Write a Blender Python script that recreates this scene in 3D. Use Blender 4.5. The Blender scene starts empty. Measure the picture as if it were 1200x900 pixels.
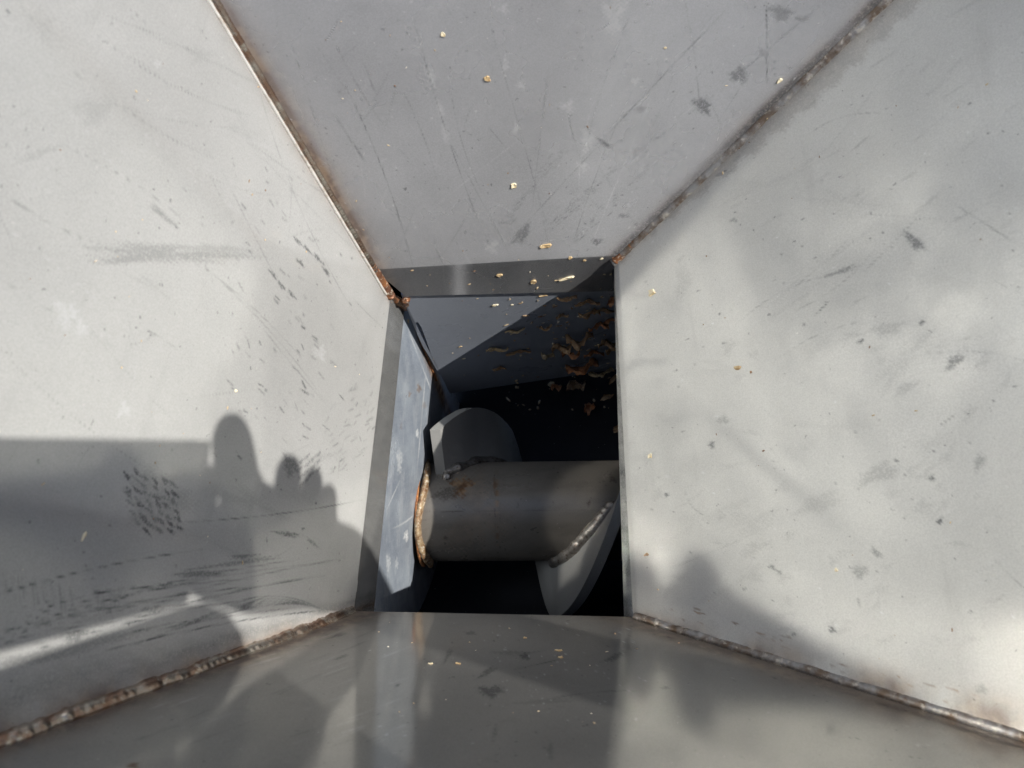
import bpy, bmesh, math, random
import numpy as np
from mathutils import Vector, Matrix, noise

SC = bpy.context.scene
COL = SC.collection
random.seed(7)
rng = np.random.default_rng(7)

# ------------------------------------------------------------------ camera
F = 900.0                                   # focal length in pixels of a 1200 x 900 frame
H = np.array([0, 0, .5])
R = np.array([[9.98243881e-01, 1.80909241e-02, 5.64080875e-02],
              [0.0, 9.52226294e-01, -3.05393329e-01],
              [-5.92381116e-02, 3.04857022e-01, 9.50554071e-01]])   # camera -> world
cam = bpy.data.cameras.new('camera')
camo = bpy.data.objects.new('camera', cam)
COL.objects.link(camo)
m = Matrix.Identity(4)
for i in range(3):
    for j in range(3):
        m[i][j] = R[i][j]
m.translation = Vector(H)
camo.matrix_world = m
cam.sensor_width = 36
cam.lens = 27
cam.clip_start = .002
cam.clip_end = 50
cam.dof.use_dof = True
cam.dof.focus_distance = .52
cam.dof.aperture_fstop = 16
SC.camera = camo

# ------------------------------------------------------------------ light
SUN = Vector((-.875, .1516, -1)).normalized()       # direction the light travels
el = math.asin(-SUN.z)
az = math.atan2(-SUN.x, -SUN.y)                     # clockwise from +Y towards the sun
w = bpy.data.worlds.new('World')
SC.world = w
w.use_nodes = True
nt = w.node_tree
sky = nt.nodes.new('ShaderNodeTexSky')
sky.sky_type = 'NISHITA'
sky.sun_disc = False
sky.sun_elevation = el
sky.sun_rotation = az
bg = nt.nodes['Background']
bg.inputs[1].default_value = .09
nt.links.new(sky.outputs[0], bg.inputs[0])
sl = bpy.data.lights.new('sun', 'SUN')
sl.energy = 4.7
sl.angle = math.radians(.5)
sl.color = (1, .966, .905)
so = bpy.data.objects.new('sun', sl)
COL.objects.link(so)
so.rotation_euler = SUN.to_track_quat('-Z', 'Y').to_euler()
so.location = (1, -.2, 1.5)
vs = SC.view_settings
vs.view_transform = 'Standard'
vs.look = 'None'
vs.exposure = .46
vs.gamma = 1
cy = SC.cycles
cy.use_denoising = True
cy.denoiser = 'OPENIMAGEDENOISE'
cy.max_bounces = 9
cy.diffuse_bounces = 5
cy.glossy_bounces = 7
cy.caustics_reflective = True
cy.blur_glossy = 0
cy.sample_clamp_indirect = 0
cy.use_guiding = True
cy.use_adaptive_sampling = False

# ------------------------------------------------------------------ helpers
def ray(px, py):
    r = R @ np.array([(px - 600) / F, -(py - 450) / F, -1.0])
    return r
def proj(P):
    c = (np.asarray(P) - H) @ R
    w_ = -c[..., 2]; bad = w_ < .02; w_ = np.where(bad, 1., w_)
    return np.where(bad, -9999., 600 + F * c[..., 0] / w_), np.where(bad, -9999., 450 - F * c[..., 1] / w_)
def onx(px, py, x):
    r = ray(px, py); return H + r * (x / r[0])
def ony(px, py, y):
    r = ray(px, py); return H + r * (y / r[1])
def onplane(px, py, P, N):
    r = ray(px, py); return H + r * (((np.asarray(P) - H) @ N) / (r @ N))

def empty(name, loc=(0, 0, 0), rz=0):
    o = bpy.data.objects.new(name, None)
    o.location = loc
    o.rotation_euler = (0, 0, rz)
    o.empty_display_size = .02
    COL.objects.link(o)
    return o
def tag(o, label=None, cat=None, group=None, kind=None):
    if label: o['label'] = label
    if cat: o['category'] = cat
    if group: o['group'] = group
    if kind: o['kind'] = kind
    return o
def link(name, me, mat, parent=None, smooth=True):
    o = bpy.data.objects.new(name, me)
    COL.objects.link(o)
    if mat: me.materials.append(mat)
    if smooth:
        me.polygons.foreach_set('use_smooth', np.ones(len(me.polygons), bool))
    if parent: o.parent = parent
    return o
def pydata(name, V, Fc, mat, parent=None, smooth=False):
    me = bpy.data.meshes.new(name)
    me.from_pydata([tuple(map(float, v)) for v in V], [], Fc)
    me.update()
    return link(name, me, mat, parent, smooth)
def gridmesh(name, P, mat, parent=None, marks=None, smooth=True, flip=False):
    n, k = P.shape[:2]
    me = bpy.data.meshes.new(name)
    me.vertices.add(n * k)
    me.vertices.foreach_set('co', P.reshape(-1).astype(np.float32))
    i = np.arange(n - 1)[:, None] * k + np.arange(k - 1)[None]
    q = np.stack([i, i + 1, i + k + 1, i + k], -1).reshape(-1, 4)
    if flip: q = q[:, ::-1]
    nf = len(q)
    me.loops.add(nf * 4)
    me.loops.foreach_set('vertex_index', q.reshape(-1).astype(np.int32))
    me.polygons.add(nf)
    me.polygons.foreach_set('loop_start', (np.arange(nf) * 4).astype(np.int32))
    me.update(calc_edges=True)
    if marks is not None:
        a = me.color_attributes.new('marks', 'FLOAT_COLOR', 'POINT')
        a.data.foreach_set('color', marks.reshape(-1).astype(np.float32))
    return link(name, me, mat, parent, smooth)
def slab(name, pts, th, mat, parent=None, bevel=0, holes=None):
    """a plate: planar outline pts (3-D), thickness th along its normal (away from the viewer side)"""
    bm = bmesh.new()
    pts = [Vector(p) for p in pts]
    nrm = Vector((0, 0, 0))
    for a, b in zip(pts, pts[1:] + pts[:1]):
        nrm += a.cross(b)
    nrm.normalize()
    vs_ = [bm.verts.new(p) for p in pts]
    ed = [bm.edges.new((a, b)) for a, b in zip(vs_, vs_[1:] + vs_[:1])]
    if holes:
        for hl in holes:
            hv = [bm.verts.new(Vector(p)) for p in hl]
            ed += [bm.edges.new((a, b)) for a, b in zip(hv, hv[1:] + hv[:1])]
        bmesh.ops.triangle_fill(bm, edges=ed, use_beauty=True, normal=nrm)
    else:
        bm.faces.new(vs_)
    fs = bm.faces[:]
    r = bmesh.ops.extrude_face_region(bm, geom=fs)
    bmesh.ops.translate(bm, vec=-nrm * th, verts=[v for v in r['geom'] if isinstance(v, bmesh.types.BMVert)])
    bmesh.ops.recalc_face_normals(bm, faces=bm.faces[:])
    if bevel:
        bmesh.ops.bevel(bm, geom=[e for e in bm.edges if e.calc_face_angle(0) > .5], offset=bevel, segments=2, affect='EDGES')
    me = bpy.data.meshes.new(name)
    bm.to_mesh(me); bm.free()
    return link(name, me, mat, parent, False)
def tube(name, pts, rad, mat, parent=None, seg=12, ripple=0, pitch=.003, squash=1, wob=0, seed=0, up=None):
    pts = [np.array(p, float) for p in pts]
    L = [0]
    for a, b in zip(pts, pts[1:]): L.append(L[-1] + np.linalg.norm(b - a))
    step = min(pitch / 5, rad * .5) if ripple else rad
    n = max(8, int(L[-1] / step)); n = min(n, 900)
    s = np.linspace(0, L[-1], n)
    P = np.stack([np.interp(s, L, [p[i] for p in pts]) for i in range(3)], -1)
    T = np.gradient(P, axis=0); T /= np.linalg.norm(T, axis=1)[:, None]
    u = np.array([0, 0, 1.]) if up is None else np.array(up, float)
    A = np.cross(T, u); A /= np.linalg.norm(A, axis=1)[:, None]
    B = np.cross(A, T)
    th = np.linspace(0, 2 * np.pi, seg + 1)
    G = np.zeros((n, seg + 1, 3))
    for i in range(n):
        f = .5 + .5 * math.sin(2 * math.pi * s[i] / pitch + 2 * noise.noise((s[i] * 60, seed, 0)))
        rr = rad * (1 + ripple * (f ** .6 - .5) + wob * noise.noise((s[i] * 90, seed + 3, 0)) + wob * .6 * noise.noise((s[i] * 300, seed + 5, 0)))
        if i in (0, n - 1): rr *= .15
        elif i in (1, n - 2): rr *= .7
        off = rad * wob * .8 * noise.noise((s[i] * 50, seed + 9, 2))
        # chevron ripples: the crest lags at the sides
        G[i] = P[i] + A[i] * off + (np.cos(th)[:, None] * A[i] + np.sin(th)[:, None] * B[i] * squash) * rr + T[i] * (np.abs(np.cos(th))[:, None] * -rad * .35 * (1 if ripple else 0))
    G[:, -1] = G[:, 0]
    return gridmesh(name, G, mat, parent)

# ------------------------------------------------------------------ materials
def mat_new(name):
    m = bpy.data.materials.new(name)
    m.use_nodes = True
    n = m.node_tree
    for x in list(n.nodes):
        if x.type != 'OUTPUT_MATERIAL': n.nodes.remove(x)
    return m, n, n.nodes['Material Output']
class NB:
    """tiny node builder"""
    def __init__(s, n): s.n = n; s.co = n.nodes.new('ShaderNodeTexCoord').outputs['Object']
    def noise(s, scale, detail=4, rough=.55, vec=None, stretch=None, dist=0):
        v = vec or s.co
        if stretch is not None:
            mp = s.n.nodes.new('ShaderNodeMapping'); mp.inputs['Scale'].default_value = stretch[:3]
            if len(stretch) > 3: mp.inputs['Rotation'].default_value = stretch[3:6]
            s.n.links.new(v, mp.inputs[0]); v = mp.outputs[0]
        t = s.n.nodes.new('ShaderNodeTexNoise')
        t.inputs['Scale'].default_value = scale; t.inputs['Detail'].default_value = detail
        t.inputs['Roughness'].default_value = rough; t.inputs['Distortion'].default_value = dist
        s.n.links.new(v, t.inputs['Vector'])
        return t.outputs['Fac']
    def ramp(s, f, lo, hi, a=0., b=1.):
        r = s.n.nodes.new('ShaderNodeMapRange')
        r.inputs['From Min'].default_value = lo; r.inputs['From Max'].default_value = hi
        r.inputs['To Min'].default_value = a; r.inputs['To Max'].default_value = b
        r.interpolation_type = 'SMOOTHSTEP'
        s.n.links.new(f, r.inputs['Value']); return r.outputs[0]
    def math(s, op, a, b=0.):
        t = s.n.nodes.new('ShaderNodeMath'); t.operation = op
        for k, v in enumerate((a, b)):
            if isinstance(v, (int, float)): t.inputs[k].default_value = v
            else: s.n.links.new(v, t.inputs[k])
        return t.outputs[0]
    def mix(s, f, a, b):
        t = s.n.nodes.new('ShaderNodeMix'); t.data_type = 'RGBA'
        for k, v in ((0, f), (6, a), (7, b)):
            if isinstance(v, (int, float)): t.inputs[k].default_value = v
            elif isinstance(v, tuple): t.inputs[k].default_value = (*v[:3], 1)
            else: s.n.links.new(v, t.inputs[k])
        return t.outputs[2]
    def bump(s, h, strength, dist=.001, nrm=None):
        b = s.n.nodes.new('ShaderNodeBump'); b.inputs['Strength'].default_value = strength
        b.inputs['Distance'].default_value = dist; s.n.links.new(h, b.inputs['Height'])
        if nrm: s.n.links.new(nrm, b.inputs['Normal'])
        return b.outputs[0]

def steel(name, col, dfac=.45, rough=.17, dark=(.08, .085, .09), marks=True, grain=1., smudge=.35, gcol=None, dcol=None, seed=0., wave=.25, gb=.10):
    m, n, out = mat_new(name)
    b = NB(n)
    base = b.mix(b.ramp(b.noise(9, 5, .6, stretch=(1, 1, 1, seed, seed, 0)), .35, .7, 0, smudge), col, tuple(c * .62 for c in col))
    fine = b.noise(1400, 3, .6)
    base = b.mix(b.ramp(fine, .3, .7, 0, .22 * grain), base, tuple(c * .35 for c in col))
    streak = b.noise(60, 4, .6, stretch=(1, .12, 1, .3, .9 + seed, .6))
    base = b.mix(b.ramp(streak, .58, .78, 0, .16), base, tuple(c * .45 for c in col))
    speck = b.noise(330, 2, .5)
    base = b.mix(b.ramp(speck, .70, .78, 0, .45), base, dark)
    spw = b.noise(420, 2, .5, stretch=(1.1, 1, 1, 1, 2, 3))
    base = b.mix(b.ramp(spw, .735, .79, 0, .5), base, (.75, .74, .7))
    ro = b.math('ADD', b.ramp(b.noise(14, 4), .3, .7, rough * .85, rough * 1.25), 0.)
    if marks:
        at = n.nodes.new('ShaderNodeAttribute'); at.attribute_name = 'marks'
        sp = n.nodes.new('ShaderNodeSeparateColor'); n.links.new(at.outputs['Color'], sp.inputs[0])
        base = b.mix(sp.outputs[2], base, b.mix(b.ramp(b.noise(120, 3), .4, .62), (.13, .065, .03), (.3, .2, .12)))
        brk = b.ramp(b.noise(700, 4, .7), .34, .54, .40, 1)
        dirt_shade = b.math('MINIMUM', b.math('MULTIPLY', b.math('MULTIPLY', sp.outputs[0], brk), 1.08), 1.)
        base = b.mix(dirt_shade, base, dark)
        base = b.mix(b.math('MULTIPLY', sp.outputs[1], b.ramp(b.noise(420, 3, .7), .3, .6, .3, 1)), base, (.72, .73, .73))
        ro = b.math('ADD', ro, b.math('MULTIPLY', b.math('ADD', sp.outputs[0], sp.outputs[2]), .12))
    nr = b.bump(b.noise(1800, 2, .6), .10 * 0 + gb, .0003)
    if wave: nr = b.bump(b.noise(16, 2, .4), wave, .0012, nr)
    d = n.nodes.new('ShaderNodeBsdfDiffuse'); g = n.nodes.new('ShaderNodeBsdfGlossy')
    d.inputs['Roughness'].default_value = .3
    g.distribution = 'MULTI_GGX'
    hs = n.nodes.new('ShaderNodeHueSaturation'); hs.inputs['Value'].default_value = dcol or 1.0
    n.links.new(base, hs.inputs['Color']); dcol_ = hs.outputs[0]
    if marks:
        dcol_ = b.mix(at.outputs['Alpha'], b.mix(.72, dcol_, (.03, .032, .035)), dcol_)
    n.links.new(dcol_, d.inputs[0])
    hs2 = n.nodes.new('ShaderNodeHueSaturation'); hs2.inputs['Value'].default_value = gcol or 1.1
    n.links.new(base, hs2.inputs['Color']); n.links.new(hs2.outputs[0], g.inputs[0])
    n.links.new(ro, g.inputs['Roughness'])
    mx = n.nodes.new('ShaderNodeMixShader'); mx.inputs[0].default_value = dfac
    n.links.new(nr, d.inputs['Normal']); n.links.new(nr, g.inputs['Normal'])
    n.links.new(g.outputs[0], mx.inputs[1]); n.links.new(d.outputs[0], mx.inputs[2])
    n.links.new(mx.outputs[0], out.inputs[0])
    return m
def princ(name, cols, scale=60, rough=.6, metal=0., bump=.3, bscale=None, bdist=.0006, sub=0, lo=.35, hi=.65, extra=None):
    m, n, out = mat_new(name)
    b = NB(n)
    f = b.ramp(b.noise(scale, 5, .65), lo, hi)
    c = b.mix(f, cols[0], cols[1])
    if len(cols) > 2:
        c = b.mix(b.ramp(b.noise(scale * 2.3, 4, .6, stretch=(1, 1.3, 1, 1, 0, 2)), .52, .68), c, cols[2])
    p = n.nodes.new('ShaderNodeBsdfPrincipled')
    n.links.new(c, p.inputs['Base Color'])
    p.inputs['Roughness'].default_value = rough
    p.inputs['Metallic'].default_value = metal
    if sub: p.inputs['Subsurface Weight'].default_value = sub; p.inputs['Subsurface Scale'].default_value = .004
    n.links.new(b.bump(b.noise(bscale or scale * 4, 4, .6), bump, bdist), p.inputs['Normal'])
    n.links.new(p.outputs[0], out.inputs[0])
    return m

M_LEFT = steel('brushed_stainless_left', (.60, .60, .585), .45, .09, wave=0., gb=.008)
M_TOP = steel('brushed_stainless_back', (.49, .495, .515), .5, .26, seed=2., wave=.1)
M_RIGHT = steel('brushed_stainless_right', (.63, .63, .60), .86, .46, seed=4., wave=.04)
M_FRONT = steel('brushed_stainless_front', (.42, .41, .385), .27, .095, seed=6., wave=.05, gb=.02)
M_BLUE = steel('scuffed_chute_plate', (.36, .40, .45), .55, .28, dark=(.10, .12, .17), seed=3., smudge=.6, gb=.03, wave=.05)
M_NAVY = steel('dark_chute_plate', (.29, .315, .365), .6, .30, dark=(.05, .06, .08), marks=False, seed=5.)
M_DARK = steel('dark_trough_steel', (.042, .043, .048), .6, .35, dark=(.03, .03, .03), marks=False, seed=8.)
M_SHAFT = steel('turned_steel_shaft', (.235, .215, .19), .5, .3, dark=(.07, .06, .05), seed=1., wave=.05)
M_FLIGHT = steel('flight_steel', (.36, .355, .34), .7, .35, dark=(.1, .09, .09), marks=False, seed=9., wave=.05)
M_WELD = princ('heat_tinted_weld', [(.50, .46, .40), (.32, .20, .14), (.62, .58, .50)], 90, .24, .9, .12, 500)
M_WELDR = princ('rusty_weld', [(.28, .12, .05), (.12, .06, .04), (.50, .42, .33)], 160, .5, .45, .6, 500)
M_WELDB = princ('dull_weld', [(.20, .185, .17), (.33, .31, .28), (.12, .08, .06)], 150, .4, .7, .4, 500)
M_WELDT = princ('tinted_grey_weld', [(.30, .30, .30), (.15, .11, .08), (.46, .43, .38)], 90, .5, .6, .3, 500)
M_WELDC = princ('stained_weld', [(.30, .22, .13), (.14, .07, .03), (.45, .40, .32)], 160, .55, .2, .5, 500)
M_WELDG = princ('grey_blue_weld', [(.38, .40, .44), (.20, .21, .24), (.6, .57, .52)], 100, .25, .9, .12, 500)
M_RUST = princ('rust', [(.30, .11, .03), (.13, .05, .02), (.42, .22, .08)], 260, .8, 0, .8, 700)
M_EDGE = princ('bare_sheet_edge', [(.72, .70, .66), (.42, .34, .26)], 200, .35, .4, .2, lo=.45, hi=.75)
M_CHIP = princ('wood_chip', [(.50, .37, .20), (.34, .21, .09), (.62, .52, .34)], 220, .8, 0, .6, 600)
M_CHIPP = princ('pale_wood_chip', [(.75, .68, .50), (.58, .46, .26)], 220, .8, 0, .6, 600)
M_LEAF = princ('dry_brown_leaf', [(.36, .22, .11), (.19, .11, .06), (.52, .36, .20)], 110, .7, 0, .6, 500)
M_LEAFR = princ('russet_leaf', [(.48, .20, .08), (.24, .10, .05), (.54, .30, .15)], 110, .7, 0, .6, 500)
M_LEAFT = princ('tan_leaf', [(.50, .39, .23), (.32, .22, .11), (.6, .5, .33)], 110, .7, 0, .6, 500)
M_SKIN = princ('skin', [(.62, .36, .26), (.52, .28, .20)], 60, .5, 0, .2, 900, sub=.2)
M_PHONE = princ('phone_glass', [(.015, .016, .02), (.02, .02, .025)], 30, .12, 0, .01)
M_LENS = princ('lens_glass', [(.01, .01, .015), (.02, .02, .03)], 30, .05, 0, .01)

# ------------------------------------------------------------------ hopper geometry (metres)
TL = np.array([-.1056, .2060, .0507]); TR = np.array([.0393, .2255, .0507])
BR = np.array([.0448, .0077, .0120]); BL = np.array([-.1303, .0116, 0.])
dTL = np.array([-.1821, .2429, 1.]); dTR = np.array([.7675, .3487, 1.])
dBR = np.array([.9399, -.3325, 1.]); dBL = np.array([-.2859, -.2141, 1.])
ZT = .44
def steer(c, d, sx):      # same seam seen from here, with run sx per unit rise
    r = (c - H); k = (sx * d[2] - d[0]) / (r[0] - sx * r[2]); v = d + r * k
    return v / v[2]
dTR = steer(TR, dTR, .90); dBR = steer(BR, dBR, .95)
print('dTR', dTR, 'dBR', dBR)
def top(c, d): return c + d * (ZT - c[2])
TLt, TRt, BRt, BLt = top(TL, dTL), top(TR, dTR), top(BR, dBR), top(BL, dBL)

hopper = empty('feed_hopper', (0, 0, 0))
tag(hopper, 'welded stainless steel feed hopper with four sloping walls around a rectangular chute opening', 'hopper')

def wall_grid(c0, c1, t0, t1, sk0, sk1, ns, nt_, fil=.004, skirt_n=24):
    """sheet from the lower edge of its skirt (sk0, sk1), round the bend at the rim (c0, c1), up to the top (t0, t1).
    returns P[nt, ns, 3]; s runs from side 0 to side 1"""
    zc = (c0[2] + c1[2]) / 2
    a = np.linspace(1 / (.5 - zc), 1 / (.5 - .30), nt_)
    z = np.concatenate([.5 - 1 / a, np.linspace(.302, ZT, 30)])
    t = (z - zc) / (ZT - zc)
    s = np.linspace(0, 1, ns)
    E0 = c0 * (1 - s)[:, None] + c1 * s[:, None]
    E1 = t0 * (1 - s)[:, None] + t1 * s[:, None]
    up = E1 - E0
    Lu = np.linalg.norm(up, axis=1)[:, None]
    rows = []
    if sk0 is not None:
        K = sk0 * (1 - s)[:, None] + sk1 * s[:, None]
        dn = K - E0; Ld = np.linalg.norm(dn, axis=1)[:, None]
        f = np.minimum(fil, Ld * .6)
        A = E0 + dn / Ld * f; B = E0 + up / Lu * f
        for q in np.linspace(0, 1, skirt_n): rows.append(K * (1 - q) + A * q)
        for q in np.linspace(0, 1, 9)[1:-1]: rows.append(A * (1 - q) ** 2 + 2 * E0 * q * (1 - q) + B * q * q)
        rows.append(B)
        for tt in t:
            if tt * Lu.min() > f.max() * 1.05: rows.append(E0 + up * tt)
    else:
        for tt in t: rows.append(E0 + up * tt)
    return np.array(rows)

# ---- marks (dirt, pale spots, heat tint, painted shade) laid on the sheets by numpy; each array is RGBA per vertex
class Marks:
    def __init__(s, P):
        s.x, s.y = proj(P); s.P = P
        s.m = np.zeros(P.shape[:2] + (4,)); s.m[..., 3] = 1
    def add(s, ch, v): s.m[..., ch] = np.clip(np.maximum(s.m[..., ch], v), 0, 1)
    def blob(s, ch, cx, cy, rx, ry, ang=0, k=.5, ragged=.6, seed=0, hard=1.):
        msk = (abs(s.x - cx) < 2.2 * max(rx, ry)) & (abs(s.y - cy) < 2.2 * max(rx, ry))
        if not msk.any(): return
        x, y = s.x[msk] - cx, s.y[msk] - cy
        a = math.radians(ang); u = (x * math.cos(a) + y * math.sin(a)) / rx; v = (-x * math.sin(a) + y * math.cos(a)) / ry
        ph = seed * 1.7 + cx
        r = np.sqrt(u * u + v * v)
        th = np.arctan2(v, u)
        wv = 1 + ragged * (.25 * np.sin(3 * th + ph) + .18 * np.sin(5 * th + ph * 2.1) + .12 * np.sin(9 * th + ph * .7)) \
            + ragged * .35 * np.sin(x * .9 + ph) * np.sin(y * 1.1 + ph * .3)
        val = k * np.clip((wv - r) * 2.2 * hard, 0, 1)
        t = s.m[..., ch]; t[msk] = np.maximum(t[msk], val)
    def line(s, ch, x0, y0, x1, y1, wd=1., k=.5, curve=0, brk=0.):
        mx = 8 + abs(curve) + wd * 2
        msk = (s.x > min(x0, x1) - mx) & (s.x < max(x0, x1) + mx) & (s.y > min(y0, y1) - mx) & (s.y < max(y0, y1) + mx)
        if not msk.any(): return
        x, y = s.x[msk] - x0, s.y[msk] - y0
        L = math.hypot(x1 - x0, y1 - y0); ux, uy = (x1 - x0) / L, (y1 - y0) / L
        t = (x * ux + y * uy) / L; d = -x * uy + y * ux - curve * 4 * t * (1 - t)
        val = k * np.clip(1.25 - abs(d) / (wd * .85), 0, 1) * (.75 + .4 * np.sin(t * L * .11 + x0)) * (t > 0) * (t < 1) * np.clip(np.minimum(t, 1 - t) * 8, .3, 1)
        if brk: val = val * (np.sin(t * L / brk + x0) > -.2)
        c = s.m[..., ch]; c[msk] = np.maximum(c[msk], val)
    def field(s, ch, v): s.m[..., ch] = np.clip(s.m[..., ch] + v, 0, 1)
def fbm(x, y, f, seed=0, oct=4):
    r = np.random.default_rng(seed); o = np.zeros_like(x); a = 1.
    for i in range(oct):
        for _ in range(3):
            th = r.uniform(0, 6.28); o += a / 3 * np.sin((x * math.cos(th) + y * math.sin(th)) * f + r.uniform(0, 6.28) + 1.3 * o)
        f *= 2.03; a *= .55
    return o
def segdist(x, y, x0, y0, x1, y1):
    L = math.hypot(x1 - x0, y1 - y0); ux, uy = (x1 - x0) / L, (y1 - y0) / L
    return (-(x - x0) * uy + (y - y0) * ux), ((x - x0) * ux + (y - y0) * uy) / L
def sm(v, a, b):
    t = np.clip((v - a) / (b - a), 0, 1); return t * t * (3 - 2 * t)

# ---------------- left wall
BOW = .21
SK_BL = np.array([-.1294, .0190, -.0479]); SK_TL = np.array([-.1050, .2150, .0070])
P = wall_grid(BL, TL, BLt, TLt, np.array([-.1295, .0116, -.053]), SK_TL, 340, 520)
e = TL - BL; nLw = np.cross(e, TLt - TL); nLw /= np.linalg.norm(nLw); nLw *= np.sign(nLw[0])
# distance to the lower seam, for the rolled fillet beside the weld
sd = BLt - BL; sd /= np.linalg.norm(sd)
rel = P - BL; dist = np.linalg.norm(rel - (rel @ sd)[..., None] * sd, axis=-1)
upw = np.clip((rel @ sd) / .06, 0, 1)
isw = (P[..., 2] > BL[2] + .001)
A_ = .003 + .005 * upw; tau = .008 + .012 * upw
sT = TLt - TL; sT /= np.linalg.norm(sT); rl = P - TL; dT = np.linalg.norm(rl - (rl @ sT)[..., None] * sT, axis=-1)
fd = np.clip((dT - .004) / .07, 0, 1); fd = fd * fd * (3 - 2 * fd)
sfr = np.linspace(0, 1, P.shape[1])[None, :]
rimz = BL[2] + sfr * (TL[2] - BL[2])
P = P + nLw * (BOW * sfr ** 4 * (1 - sfr) * np.maximum(P[..., 2] - rimz - .006, 0))[..., None]
P = P + nLw * ((.001 + .0035 * upw) * np.exp(-dist / (.006 + .010 * upw)) * isw)[..., None]
mk = Marks(P); x, y = mk.x, mk.y
q = fbm(x, y, .03, 3)
mk.blob(0, 190, 298, 95, 12, 2, .30, .9); mk.blob(0, 250, 292, 60, 6, 4, .20); mk.blob(0, 110, 130, 25, 18, 0, .12)
mk.blob(0, 190, 252, 22, 3, 40, .35); mk.line(0, 178, 238, 210, 268, 2.5, .45); mk.blob(0, 45, 180, 30, 6, -20, .12)
for i in range(100):          # short rub marks by the bend
    cx = 310 + rng.normal(0, 1) * 38 + rng.uniform(0, 60); cy = 280 + rng.uniform(-90, 260) ** 1
    if cx > 452 or cy > 560: continue
    a = rng.normal(48, 12); L = rng.uniform(3, 13)
    mk.line(0, cx, cy, cx + L * math.cos(math.radians(a)), cy + L * math.sin(math.radians(a)), rng.uniform(.8, 1.8), rng.uniform(.25, .75))
for cx, cy in ((360, 292), (372, 302), (352, 308), (382, 318), (330, 335), (342, 345), (320, 322), (349, 283)):
    mk.blob(0, cx, cy, 8, 2.2, 50, .65)
for i in range(46):           # tyre-like tread print
    r_, c_ = divmod(i, 6)
    cx = 148 + c_ * 11 + r_ * 1.5 + rng.normal(0, 1.5); cy = 552 + r_ * 9.5 + c_ * 3.6 + rng.normal(0, 1.5)
    if cx + .4 * cy < 370 or cx > 218 or cy > 626 or (cx < 160 and cy > 615): continue
    mk.blob(0, cx, cy, rng.uniform(6, 9), rng.uniform(2.4, 3.8), 42 + rng.normal(0, 8), rng.uniform(.4, .8), .5)
mk.blob(0, 185, 585, 42, 34, 30, .22)
for i in range(60):           # rub marks near the fingers' place
    cx = rng.uniform(380, 436); cy = 460 + rng.uniform(0, 90) + (cx - 400) * -.6
    mk.line(0, cx, cy, cx + rng.uniform(2, 9), cy - rng.uniform(2, 8), 1., rng.uniform(.2, .6))
for i in range(14):
    mk.blob(0, 352 + (i % 4) * 7 + rng.normal(0, 1), 568 - (i // 4) * 9 + (i % 4) * -6, 6, 2, -50, .45)
mk.blob(0, 340, 545, 10, 16, -20, .45); mk.blob(0, 337, 626, 17, 3.5, 8, .6); mk.blob(0, 366, 636, 10, 2.5, 40, .4)
mk.blob(0, 275, 660, 60, 3, -8, .4); mk.blob(0, 235, 672, 36, 4, -4, .5); mk.blob(0, 285, 652, 18, 3, -5, .5)
mk.line(0, 215, 612, 425, 586, 1., .6, 4); mk.line(0, 60, 60, 240, 180, .9, .15, 10); mk.line(0, 95, 105, 300, 150, .8, .2, 12)
mk.line(0, 170, 385, 210, 410, 1, .3); mk.line(0, 260, 200, 330, 340, .9, .28); mk.line(0, 300, 90, 420, 375, .8, .25, 12)
for i in range(26):           # long curved scratches above the lower weld
    y0 = 775 - i * 2.6 + rng.normal(0, 3); x0 = rng.uniform(-60, 130)
    x1 = x0 + rng.uniform(130, 330); y1 = y0 - (x1 - x0) * rng.uniform(.16, .25)
    mk.line(0, x0, y0, x1, y1, rng.uniform(.7, 1.5), rng.uniform(.3, .75), rng.uniform(-12, -3), brk=2.3 * (i % 5 == 0))
for i in range(9):
    mk.line(0, 150 + i * 14, 760 - i * 6, 375 + i * 2, 702 + i * 2.5, 1., .55, -10 - i)
mk.blob(0, 60, 765, 120, 9, -12, .3); mk.blob(0, 90, 745, 18, 6, -20, .5); mk.blob(0, 180, 715, 16, 5, 0, .4)
for i in range(40):
    cx = rng.uniform(0, 150); mk.line(0, cx, 668 + cx * .22, cx + 4, 690 + cx * .2 + rng.uniform(0, 20), 1.2, rng.uniform(.1, .3))
for cx, cy, r_ in ((78, 368, 16), (375, 414, 8), (145, 480, 9), (95, 385, 9), (355, 118, 5), (185, 75, 4)):
    mk.blob(1, cx, cy, r_, r_ * 1.1, 0, .45, 1.)
for i in range(60):
    mk.blob(0, rng.uniform(0, 440), rng.uniform(0, 740), rng.uniform(1, 2.2), rng.uniform(.8, 1.6), 0, rng.uniform(.3, .7))
for i in range(40):
    cx, cy = rng.uniform(0, 430), rng.uniform(0, 700); a = rng.uniform(0, 3.1); L = rng.uniform(20, 80)
    mk.line(rng.choice([0, 0, 1]), cx, cy, cx + L * math.cos(a), cy + L * math.sin(a), .7, rng.uniform(.1, .3), rng.uniform(-6, 6))
for i in range(26):           # long fine scrapes following the flow of material
    cx, cy = rng.uniform(-40, 330), rng.uniform(-20, 420); L = rng.uniform(90, 260); a = rng.normal(.62, .22)
    mk.line(int(rng.choice([0, 0, 1])), cx, cy, cx + L * math.cos(a), cy + L * math.sin(a), rng.uniform(.7, 1.1), rng.uniform(.12, .34), rng.uniform(-14, 14))
for i in range(12):
    cx, cy = rng.uniform(0, 380), rng.uniform(20, 700); mk.blob(0, cx, cy, rng.uniform(14, 50), rng.uniform(5, 14), rng.uniform(-30, 50), rng.uniform(.05, .13), 1.2, hard=.6)
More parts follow.
